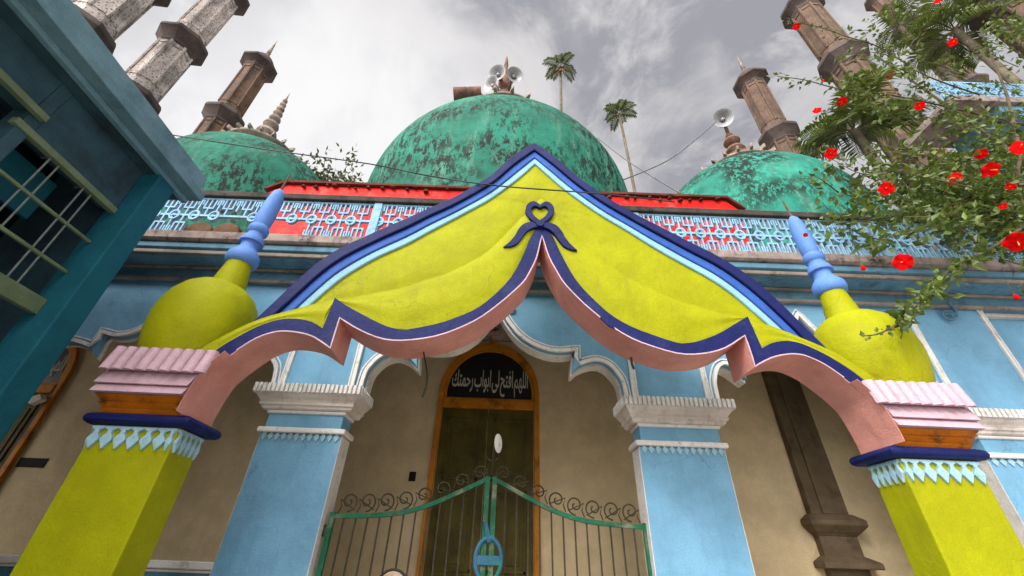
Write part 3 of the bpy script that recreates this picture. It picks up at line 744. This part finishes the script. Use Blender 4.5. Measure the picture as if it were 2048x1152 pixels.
# ================================================================== TEAL SIDE BUILDING
tb = thing('teal_building', 'dark teal building with wide eave and barred window close on the left', 'building', (-3.2, 1.0, 0))
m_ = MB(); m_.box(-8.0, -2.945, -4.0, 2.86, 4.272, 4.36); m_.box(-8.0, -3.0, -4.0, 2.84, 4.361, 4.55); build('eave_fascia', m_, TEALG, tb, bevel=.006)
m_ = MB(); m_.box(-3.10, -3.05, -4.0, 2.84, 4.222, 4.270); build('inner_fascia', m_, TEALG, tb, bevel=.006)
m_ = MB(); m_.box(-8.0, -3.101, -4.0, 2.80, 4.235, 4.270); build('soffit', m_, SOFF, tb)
m_ = MB(); m_.box(-3.30, -3.055, 2.50, 2.68, 0, 4.234); build('corner_pillar', m_, TEAL, tb, bevel=.01)
m_ = MB(); m_.box(-8,-3.301,2.55,2.67,0,4.234); m_.box(-8,-3.2,-4,-3.8,0,4.234); m_.box(-3.35,-3.2,-3.8,.15,0,4.234); m_.box(-3.35,-3.2,.151,2.499,0,.9)
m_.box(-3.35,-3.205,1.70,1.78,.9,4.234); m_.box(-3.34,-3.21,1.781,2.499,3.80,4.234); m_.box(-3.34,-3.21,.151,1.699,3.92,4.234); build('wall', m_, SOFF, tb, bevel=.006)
m_ = MB(); m_.box(-4.02, -3.98, -3.6, 2.55, .9, 4.23); w_ = build('window', m_, GLASS, tb)
gr = MB(); XG = -3.195
gr.box(XG-.045, XG+.005, 1.67, 2.498, 3.755, 3.805); gr.box(XG-.035, XG-.012, .2, 2.498, 3.447, 3.470); gr.box(XG-.035, XG-.012, .2, 2.498, 3.165, 3.189); gr.box(XG-.045, XG, .2, 2.498, 2.825, 2.94)
gr.box(XG+.006, XG+.05, .0, 1.755, 3.875, 3.925)
build('window_grille', gr, SAGE, w_, bevel=.004)
for (px_, py_) in ((51,278),(99.6,325),(117,340),(166,385),(181,398)):
    d = sight(px_, py_); yv = d.y*XG/d.x; rods = MB()
    rods.tube([(XG-.022, yv, 2.88), (XG-.022, yv, 3.78)], .0065, 6)
    if py_ in (278,325,385): rods.tube([(XG-.02,yv-.005,3.765),(XG-.12,yv+.02,3.78)], .008, 6)
    build('window_rod', rods, plain('grey_rod', (.16,.19,.18), .5), w_, smooth=60)
sh_ = MB(); sh_.box(-3.50, -3.47, .2, 2.26, 3.46, 3.80); build('upper_panel', sh_, TEAL, w_)

# ================================================================== MINARETS
OCT = pi/8
def octa(mb, prof): mb.lathe(prof, 8, (0,0,0), a0=OCT)
def make_minaret(mat, label, dz=0):
    t = thing('minaret', label, 'minaret', (0,0,0), 0, 'minarets around the mosque')
    s = MB(); octa(s, [(.44,0),(.43,8.2+dz),(.405,13.6+dz),(.385,16.95+dz)])
    for zlo, zhi in ((8.9,10.7),(11.6,13.4),(14.35,16.75)):      # raised ribs on the eight corners
        for k in range(8):
            a = OCT+2*pi*k/8; r0 = .415 if zlo < 14 else .395
            s.tube([(r0*cos(a), r0*sin(a), zlo+dz), (r0*.985*cos(a), r0*.985*sin(a), zhi+dz)], .040, 6)
        for k in range(8):
            a = 2*pi*k/8; r0 = .375 if zlo < 14 else .358
            b = MB(); b.box(-.10,.10,-.012,.012, zlo+dz+.05, zlo+dz+.16); b.box(-.10,.10,-.012,.012, zhi+dz-.16, zhi+dz-.05)
            b.move(Matrix.Rotation(a-pi/2,4,'Z') @ Matrix.Translation((0,r0+.012,0))); s.add(b.v, b.f)
    build('shaft', s, mat, t, smooth=25)
    for zc in (8.4+dz, 11.0+dz, 13.8+dz):
        c = MB(); octa(c, [(.41,zc-.42),(.45,zc-.36),(.43,zc-.30),(.47,zc-.20),(.54,zc-.12),(.60,zc-.02),(.64,zc+.02),(.64,zc+.10),(.60,zc+.20),(.46,zc+.27),(.42,zc+.32)])
        build('collar', c, MINC, t, smooth=25)
    c = MB(); M_ = Matrix.Translation((0,0,dz)); octa(c, [(.40,16.72),(.44,16.80),(.42,16.88),(.48,16.96),(.60,17.05),(.64,17.08),(.645,17.17),(.58,17.24),(.44,17.30)])
    c.lathe([(.43,17.29),(.44,17.36),(.41,17.52),(.32,17.68),(.18,17.80),(.08,17.84)], 20)
    c.move(M_); build('cap', c, MINC, t, smooth=35)
    f = MB(); pr = [(.10,17.80)]; z = 17.84
    for r_ in (.10,.09,.08,.07,.06,.05,.04): pr += [(r_*.5,z),(r_,z+.07),(r_*.5,z+.14)]; z += .15
    pr += [(.02,z),(.004,z+.3)]; f.lathe(pr, 12); f.move(M_); build('spire', f, PETAL, t, smooth=50)
    return t
specs = [
 (MINB, (-10.0,8.75), 'short looking brown minaret rising behind the left green dome'),
 (MINP, (-9.85,6.32), 'pale pebbled minaret with thick dark collar beside the teal eave'),
 (MINP, (-9.8,4.72), 'pale minaret shaft partly hidden by the teal eave at the top left corner'),
 (MINB, (8.85,8.69), 'brown minaret rising behind the right green dome and its loudspeaker'),
 (MINB, (9.28,6.13), 'tall brown minaret with cap at the frame top behind the red flowered shrub'),
 (MINB, (19.6,9.8), 'brown minaret cut off by the frame top left of the upper palm'),
 (MINB, (12.3,4.6), 'brown minaret in the top right corner above the upper balcony')]
protos = {}
for mat, (x, y), lab in specs:
    if x > 15: t = make_minaret(mat, lab, 11.0)
    elif mat not in protos: t = make_minaret(mat, lab); protos[mat] = t
    else: t = copy_tree(protos[mat])
    t['label'] = lab; t.location = (x, y, 0); t.rotation_euler = (0,0,random.uniform(-.12,.12))

# ================================================================== LOUDSPEAKERS on the domes
def horn(label, loc, aim, r, post):
    t = thing('horn_loudspeaker', label, 'loudspeaker', loc, 0, 'horn loudspeakers on the domes')
    q = Vector(aim).normalized().to_track_quat('Z','Y').to_matrix().to_4x4()
    b = MB(); b.lathe([(.05,-r*1.1),(.09,-r*.9),(.18*r/.5,-r*.45),(.5*r,-.12*r),(.8*r,.05*r),(r,.18*r),(r*1.03,.20*r),(r*.97,.19*r),(.76*r,.04*r),(.46*r,-.14*r),(.15*r,-.5*r),(.04,-.5*r)], 28, capb=True)
    b.move(q); build('bell', b, HORN, t, smooth=50, local=True)
    c = MB(); c.lathe([(.02,-.5*r),(.20*r,-.42*r),(.24*r,-.16*r),(.14*r,-.05*r),(.02,-.02*r)], 18); c.move(q); build('throat', c, HORN, t, smooth=60, local=True)
    d = MB(); d.lathe([(.14*r,-1.7*r),(.26*r,-1.6*r),(.26*r,-1.15*r),(.12*r,-1.0*r)], 18); d.move(q); build('driver', d, HORN, t, smooth=40, local=True)
    k = MB(); a = Vector(post)-Vector(loc); k.tube([q @ Vector((0,0,-1.2*r)), a*.6+(q @ Vector((0,0,-.6*r)))*.3, a], .03, 6); build('bracket', k, RUST, t, local=True, smooth=60)
    return t
def polar(px, py, Y): return at(px, py, Y)
p1, p2, p3 = at(995,147,7.15), at(1029,151,7.15), at(983,169,7.1)
horn('grey horn loudspeaker topmost of three, facing front left of the central dome finial', p1, (-.35,-1,-.45), .27, (-.47,7.55,p1.z-.4))
horn('grey horn loudspeaker on the right of the central dome finial', p2, (.35,-1,-.50), .26, (-.47,7.55,p2.z-.5))
horn('grey horn loudspeaker lowest of three, turned to the left of the central dome finial', p3, (-.9,-1,-.30), .27, (-.47,7.55,p3.z+.1))
p4 = at(1446,237,7.1)
horn('grey horn loudspeaker alone on the finial of the right dome', p4, (-.45,-1,-.55), .27, (6.05,7.35,p4.z-.1))
p5 = at(935,189,6.62)
dm = MB(); dm.lathe([(.19,-.38),(.20,-.37),(.20,-.02),(.185,0),(.20,.02),(.20,.37),(.19,.38)], 20); dm.move(Matrix.Translation(p5) @ Matrix.Rotation(R(84),4,'Y') @ Matrix.Rotation(0,4,'Z'))
o = build('sound_projector', dm, RUST, None, smooth=40); tag(o, 'brown cylindrical fitting lying on the left of the central dome crown', 'cylinder')

# ================================================================== UPPER BALCONY (top right)
ub = thing('upper_balcony', 'small blue lattice balcony high among the leaves at the top right', 'balcony', (7.6,3.9,4.34))
m_ = MB(); lattice_panel(m_, 6.62, 8.75, 7.70, 8.22, 3.58, 3.615); build('lattice_panel', m_, LATT, ub)
m_ = MB(); m_.box(6.55, 8.8, 3.50, 4.35, 7.56, 7.69); build('slab', m_, LEDGE, ub, bevel=.01)
m_ = MB(); m_.box(7.25, 8.8, 3.56, 4.3, 7.28, 7.555); build('beam', m_, BLUEC, ub, bevel=.01)
for x_ in (7.4, 8.65):
    m_ = MB(); m_.box(x_-.09, x_+.09, 4.05, 4.23, 4.34, 7.28); build('post', m_, BLUEC, ub)

# ================================================================== PALMS AND TREES
def frond(mb, base, az, elev, length, droop, nl, ll, wid, curl=.5, lift=.55):
    pts = []; d = Vector((cos(az)*cos(elev), sin(az)*cos(elev), sin(elev))); p = Vector(base)
    n = 10
    for i in range(n+1):
        pts.append(p.copy()); p = p + d*(length/n); d = (d + Vector((0,0,-droop/n))).normalized()
    for i in range(nl):
        t = .14 + .86*i/(nl-1); k = min(int(t*n), n-1); u = t*n-k
        c = pts[k].lerp(pts[k+1], u); ax = (pts[k+1]-pts[k]).normalized()
        side = ax.cross(Vector((0,0,1))).normalized(); up = side.cross(ax)
        for s in (-1, 1):
            l = ll*(.55+.45*sin(pi*min(1, t*1.05)**.8))*random.uniform(.85,1.1)
            dr = (side*s*.8 + ax*lift + up*random.uniform(.05,.35)).normalized()
            mid = c + dr*l*.55; tip = c + (dr + Vector((0,0,-curl*random.uniform(.6,1.2)))).normalized()*l
            w = ax*wid*.5
            mb.add([c-w*.4, c+w*.4, mid+w, mid-w, tip], [(0,1,2,3),(3,2,4)])
    return pts
def palm(label, base, top, tr, nf, fl, ll, nl, wid, mat, dead=0, droop=(.9,1.9), elev=(.1,1.2), group=None, arange=None):
    t = thing('palm_tree', label, 'palm tree', base, 0, group)
    tk = MB(); b, e = Vector(base), Vector(top)
    tk.tube([b.lerp(e, i/14)+Vector((.10*sin(i*.6),.05*cos(i*.5),0))*(i/14*(1-i/14)*2) for i in range(15)], tr*1.15, 10, tr*.8)
    build('trunk', tk, BARK, t, smooth=60)
    cr_ = MB(); rc_ = MB()
    for i in range(nf):
        a = 2*pi*i/nf+random.uniform(-.25,.25)
        if arange: a = arange[0]+(arange[1]-arange[0])*i/(nf-1)
        pts = frond(cr_, top, a, random.uniform(*elev), fl*random.uniform(.85,1.1), random.uniform(*droop), nl, ll, wid)
        rc_.tube(pts, .02*fl/1.2, 5, .005)
    build('crown', cr_, mat, t); build('frond_stalks', rc_, TWIG, t, smooth=60)
    if dead:
        dd = MB()
        for i in range(dead):
            frond(dd, Vector(top)+Vector((0,0,-.2)), random.uniform(-2.6,-.4), random.uniform(-1.3,-.7), fl*.75, 1.2, nl, ll*.5, wid*1.2)
        build('dead_fronds', dd, DEADF, t)
    return t
P1 = at(1121,133,12.6); P1b = at(1107,207,12.6)
palm('slender palm with hanging brown fronds behind the central dome', (P1b.x-.3,12.6,0), P1, .085, 7, 1.15, .42, 18, .07, FRONDF, 5, (1.3,2.4), (.1,1.0))
P2 = at(1238,228,12.8)
palm('slender palm without dead fronds in the gap between central and right domes', (P2.x+.2,12.8,0), P2, .075, 8, 1.0, .40, 18, .065, FRONDF, 0, (1.3,2.2), (.2,1.2))
P3 = at(1708,262,5.6)
palm('broad leaved palm in front of the tall brown minaret', (P3.x+.3,5.8,0), P3, .11, 14, 1.15, .62, 24, .055, FROND, 0, (.8,2.0), (-.3,1.2))
P4 = at(1912,62,5.2)
palm('broad leaved palm near the top right corner above the balcony', (P4.x+.2,5.3,0), P4, .11, 13, 1.25, .66, 24, .055, FROND, 0, (.8,2.0), (-.3,1.2))
P5 = at(1800,55,5.9)
palm('small palm crown crossing the minaret cut off by the frame top', (P5.x+.2,6.0,0), P5, .09, 8, .95, .5, 18, .05, FROND, 0, (.8,1.8), (-.2,.9))

def leafquad(mb, p, d, l, w, nrm):
    d = d.normalized(); s = d.cross(nrm); s = s.normalized() if s.length > 1e-5 else d.orthogonal().normalized()
    n = s.cross(d)
    a = p; m1 = p+d*l*.45+s*w*.5+n*w*.12; m2 = p+d*l*.45-s*w*.5+n*w*.12; m = p+d*l*.5; tip = p+d*l-n*w*.15
    mb.add([a, m1, m, m2, tip], [(0,2,1),(0,3,2),(1,2,4),(2,3,4)])
def rv(k=1): return Vector((random.gauss(0,k), random.gauss(0,k), random.gauss(0,k)))

tt = at(668,352,10.8)
tr = thing('leafy_tree', 'small dark leafy tree top between the left and central domes', 'tree', (tt.x,10.8,0))
k_ = MB(); k_.tube([(tt.x,10.8,0),(tt.x+.1,10.8,8),(tt.x,10.8,tt.z-.2)], .22, 8, .06)
cl = MB()
for i in range(60):
    c = Vector((tt.x,10.8,tt.z-.75)) + Vector((random.uniform(-1,1)*.95, random.uniform(-1,1)*.9, random.uniform(-1.2,1)*.85))
    k_.tube([(tt.x,10.8,tt.z-1.8), c], .03, 4, .008)
    for j in range(26): leafquad(cl, c+rv(.17), rv(), .22, .09, rv())
build('trunk', k_, BARK, tr, smooth=60); build('crown', cl, TREEL, tr)

# hibiscus: stems rise outside the right edge of the view and arch over the parapet
hb = thing('hibiscus_shrub', 'tall hibiscus shrub with scarlet flowers arching in from the right', 'shrub', (5.0,2.9,0))
stem = MB(); lf = MB()
def spline3(P, n=6):
    P = [Vector(p) for p in P]; out = []
    for i in range(len(P)-1):
        p0, p1, p2, p3 = P[max(i-1,0)], P[i], P[i+1], P[min(i+2,len(P)-1)]
        for k in range(n):
            t = k/n; out.append(.5*((2*p1)+(p2-p0)*t+(2*p0-5*p1+4*p2-p3)*t*t+(3*p1-p0-3*p2+p3)*t**3))
    out.append(P[-1]); return out
def leafy(P, r0, r1, per, size, spread, skip=0.):
    pts = spline3(P); stem.tube(pts, r0, 6, r1)
    n = len(pts)
    for i, p in enumerate(pts):
        if i/n < skip: continue
        tdir = (pts[min(i+1,n-1)]-pts[max(i-1,0)]).normalized()
        for j in range(per):
            q = p + tdir*random.uniform(-.05,.05) + rv(spread)
            d = (tdir*.5 + rv(.8) + Vector((0,0,-.15)))
            leafquad(lf, q, d, size*random.uniform(.6,1.25), size*.55*random.uniform(.7,1.2), rv()+Vector((0,-.3,.9)))
base = Vector((5.0,2.9,0))
mains = [[(2075,420,2.75),(2040,300,2.8),(2010,180,2.9),(1960,60,3.0)], [(2085,520,2.6),(2000,400,2.7),(1900,330,2.8),(1800,290,2.9)],
         [(2080,360,2.9),(1960,260,3.0),(1850,180,3.1),(1750,110,3.1)]]
for mn in mains:
    leafy([base + Vector((random.uniform(-.1,.1),0,.1)), base+Vector((.15,0,1.6))] + [at(*p) for p in mn], .035, .010, 2, .085, .07, .35)
def br(pix, r0, per, size, spread): leafy([at(*p) for p in pix], r0, .004, per, size, spread)
br([(2080,430,2.55),(1985,495,2.5),(1905,535,2.46),(1872,575,2.43),(1835,610,2.42),(1795,645,2.40)], .014, 9, .080, .035)
br([(1835,610,2.42),(1790,650,2.41),(1755,668,2.40),(1725,672,2.40)], .006, 1, .05, .02)
br([(2070,350,2.7),(1960,395,2.6),(1850,420,2.6),(1740,440,2.6),(1650,445,2.6)], .012, 6, .085, .05)
br([(2060,400,2.6),(1960,440,2.55),(1880,455,2.5),(1800,470,2.5),(1730,490,2.5)], .010, 6, .085, .05)
br([(2048,250,2.9),(1900,215,2.9),(1780,190,2.9),(1680,178,2.9),(1610,160,2.9),(1555,153,2.9)], .012, 3, .075, .028)
br([(1960,190,3.0),(1850,150,3.0),(1760,95,3.0),(1690,72,3.0),(1630,52,3.0),(1575,44,3.0)], .010, 3, .07, .026)
br([(1720,180,2.9),(1680,200,2.88),(1655,222,2.88),(1637,232,2.88)], .006, 2, .06, .02)
br([(1850,300,2.8),(1760,300,2.8),(1690,320,2.8),(1640,300,2.8)], .008, 4, .07, .04)
br([(2090,560,2.5),(2060,560,2.5),(2035,575,2.5)], .006, 1, .06, .02)
# side twigs fill the mass; where they gather follows the shrub's own habit
G = [(1930,350,90,50,62),(1990,250,55,60,34),(1800,345,90,40,40),(1770,150,80,45,34),(1860,240,90,50,40),(1980,120,50,60,24),(1900,420,90,18,24),(1720,400,50,25,14),(1980,430,60,30,18),(1700,95,50,30,10),(2000,40,40,40,12),(1690,200,50,25,12),(1800,60,60,30,10)]
for gx, gy, sx, sy, n in G:
    for i in range(int(n*(.8 if gy > 280 else .42 if gx > 1870 else .22))):
        px_, py_ = random.gauss(gx, sx*.75), random.gauss(gy, sy*.75); Y = random.uniform(2.5, 3.15)
        e = at(min(px_,2140), max(py_,-60), Y); s_ = e + Vector((random.uniform(.15,.6), random.uniform(-.2,.2), random.uniform(-.45,.05)))
        leafy([s_, s_.lerp(e,.5)+rv(.04), e], .006, .002, 2 if random.random() < .6 else 3, .085, .045)
def flower(p, r):
    q = Matrix.Translation(p) @ (Vector((-.9,-.75,-.75))+rv(.38)).to_track_quat('Z','Y').to_matrix().to_4x4()
    f = MB()
    for k in range(5):
        a = 2*pi*k/5; vs = []
        for i in range(5):
            t = i/4; w = r*.62*sin(pi*min(1,.12+.80*t))**.7
            for j in (-1, -.35, .35, 1):
                vs.append((w*j, r*1.05*t, .12*r*sin(j*9+i) + .35*r*(1-(1-t)**2)*.5 - .28*r*t*t*abs(j)))
        fs = [(i*4+j, i*4+j+1, (i+1)*4+j+1, (i+1)*4+j) for i in range(4) for j in range(3)]
        b = MB(); b.add(vs, fs); b.move(Matrix.Rotation(a,4,'Z')); f.add(b.v, b.f)
    f.move(q); o = build('flower', f, REDF, hb, smooth=80)
    s = MB(); s.tube([(0,0,0),(0,.02*r,.5*r),(0,.06*r,1.05*r)], .035*r, 6, .07*r); s.move(q); build('stamen', s, STAMEN, o, smooth=60)
for px_, py_, Y, r in ((1593,53,3.0,.075),(1782,147,2.85,.075),(1840,212,2.8,.07),(1684,203,2.85,.075),(1634,221,2.85,.065),(1662,307,2.75,.08),(1773,377,2.6,.085),(1908,358,2.5,.085),(1981,340,2.4,.10),(2040,295,2.5,.10),(1962,308,2.5,.07),(2022,372,2.4,.05),(2035,483,2.35,.11),(1806,524,2.35,.085),(1905,85,2.85,.08),(1877,0,2.9,.08),(1611,470,2.45,.025),(2006,412,2.45,.04)):
    flower(at(px_, py_, Y), r*.68)
for px_, py_, Y in ((2032,594,2.5),(1726,536,2.5),(1646,161,2.9)):
    p = at(px_, py_, Y); b = MB(); b.lathe([(.004,-.024),(.015,-.012),(.016,0),(.009,.016),(.003,.024)], 10, p); stem.tube([p+Vector((0,0,.02)), p+Vector((.02,.01,.09)), p+Vector((.05,.02,.16))], .0035, 5)
    build('flower_bud', b, REDF, hb, smooth=60)

build('branches', stem, TWIG, hb, smooth=60); o = build('foliage', lf, LEAF, hb); 

# ================================================================== CABLES
def cable(label, P, r, mat, sag=0):
    m_ = MB(); m_.tube(spline3(P, 8), r, 6); o = build('cable', m_, mat, None, smooth=60); tag(o, label, 'cable'); return o
cable('black power cable strung from the teal eave across the yellow gable', [at(325,266,2.95), at(345,270,2.92), at(540,300,2.8), at(740,328,2.7), at(860,352,2.62), at(1000,372,2.54), at(1195,387,2.50), at(1350,404,2.52)], .006, WIRE)
cable('grey wire running from the right dome loudspeaker down to the left', [at(1432,243,7.0), at(1390,280,6.9), at(1340,318,6.8), at(1290,342,6.7), at(1240,362,6.6)], .018, WIREG)
cable('grey wire slanting from the central dome down to the right dome', [at(1195,275,7.8), at(1250,318,7.4), at(1300,350,7.0), at(1360,386,6.6)], .018, WIREG)
def dangle(label, P, r):
    m_ = MB(); m_.tube(spline3(P, 5), r, 6); o = build('hanging_wire', m_, WIRE, None, smooth=60); tag(o, label, 'wire')
dangle('long black wire end dangling from the pink soffit beside the door arch', [at(846,699,2.74), at(851,725,2.74), at(854,745,2.74), at(853,770,2.74), at(844,795,2.74)], .006)
dangle('short black wire stub under the right lobe of the pink soffit', [at(1262,715,2.74), at(1264,728,2.74), at(1268,738,2.74)], .009)

# ================================================================== SKY AND LIGHT
SUN = Vector((-.40,-.68,.62)).normalized()
w = bpy.data.worlds.new('World'); scene.world = w; w.use_nodes = True; nt = w.node_tree
bg = nt.nodes['Background']
sky = N(nt, 'ShaderNodeTexSky', sky_type='NISHITA'); sky.sun_disc = False
sky.sun_elevation = math.asin(SUN.z); sky.sun_rotation = atan2(SUN.x, SUN.y); sky.air_density = 1; sky.dust_density = 3
v = N(nt, 'ShaderNodeTexCoord').outputs['Generated']
warp = N(nt, 'ShaderNodeTexNoise'); warp.inputs['Scale'].default_value = 2.2; warp.inputs['Detail'].default_value = 3; nt.links.new(v, warp.inputs['Vector'])
wv = N(nt, 'ShaderNodeVectorMath', operation='SCALE'); wv.inputs['Scale'].default_value = .35; nt.links.new(warp.outputs['Color'], wv.inputs[0])
av = N(nt, 'ShaderNodeVectorMath', operation='ADD'); nt.links.new(v, av.inputs[0]); nt.links.new(wv.outputs[0], av.inputs[1])
n1 = noise(nt, av.outputs[0], 2.6, 7, .55); n2 = noise(nt, av.outputs[0], 6.5, 6, .6)
cl1 = mix(nt, ramp(nt, n1, .42, .60), (2.5,2.5,2.75), (4.8,4.65,4.7))
cl2 = mix(nt, mul(nt, ramp(nt, n2, .44, .62), .6), cl1, (5.4,5.25,5.25))
bank = N(nt, 'ShaderNodeVectorMath', operation='DOT_PRODUCT'); bank.inputs[1].default_value = Vector((-.42,.62,.66)).normalized(); nt.links.new(v, bank.inputs[0])
cl3 = mix(nt, mul(nt, ramp(nt, bank.outputs['Value'], .86, .99), .7), cl2, (7.6,7.5,7.5))
front = N(nt, 'ShaderNodeVectorMath', operation='DOT_PRODUCT'); front.inputs[1].default_value = SUN; nt.links.new(v, front.inputs[0])
cl4 = mix(nt, ramp(nt, front.outputs['Value'], .50, .95), cl3, (32,31.5,31))    # added glow round the sun, behind the view, as fill light on the facade
full = mix(nt, .94, sky.outputs[0], cl4)
nt.links.new(full, bg.inputs['Color']); bg.inputs['Strength'].default_value = .1
sl = bpy.data.lights.new('sun', 'SUN'); sl.energy = 1.5; sl.angle = R(14); sl.color = (1,.96,.90)
so_ = bpy.data.objects.new('sun', sl); COL.objects.link(so_); so_.rotation_euler = SUN.to_track_quat('Z','Y').to_euler(); so_.location = (-6,-6,9)

# ================================================================== CAMERA
cam = bpy.data.cameras.new('camera'); cam.sensor_width = 36; cam.lens = 36*FPX/2048; cam.clip_end = 2000; cam.clip_start = .05
co = bpy.data.objects.new('camera', cam); COL.objects.link(co); scene.camera = co
fwd = Vector((0,cP,sP)); up0 = Vector((0,-sP,cP)); rt = Vector((1,0,0))
Xc = rt*cR_ + up0*sR_                         # image right in the world: level-right tilted by the roll
Yc = up0*cR_ - rt*sR_
co.matrix_world = Matrix(((Xc.x,Yc.x,-fwd.x,0),(Xc.y,Yc.y,-fwd.y,0),(Xc.z,Yc.z,-fwd.z,EYE),(0,0,0,1)))
scene.view_settings.view_transform = 'Standard'; scene.view_settings.look = 'None'; scene.view_settings.exposure = .6; scene.view_settings.gamma = 1
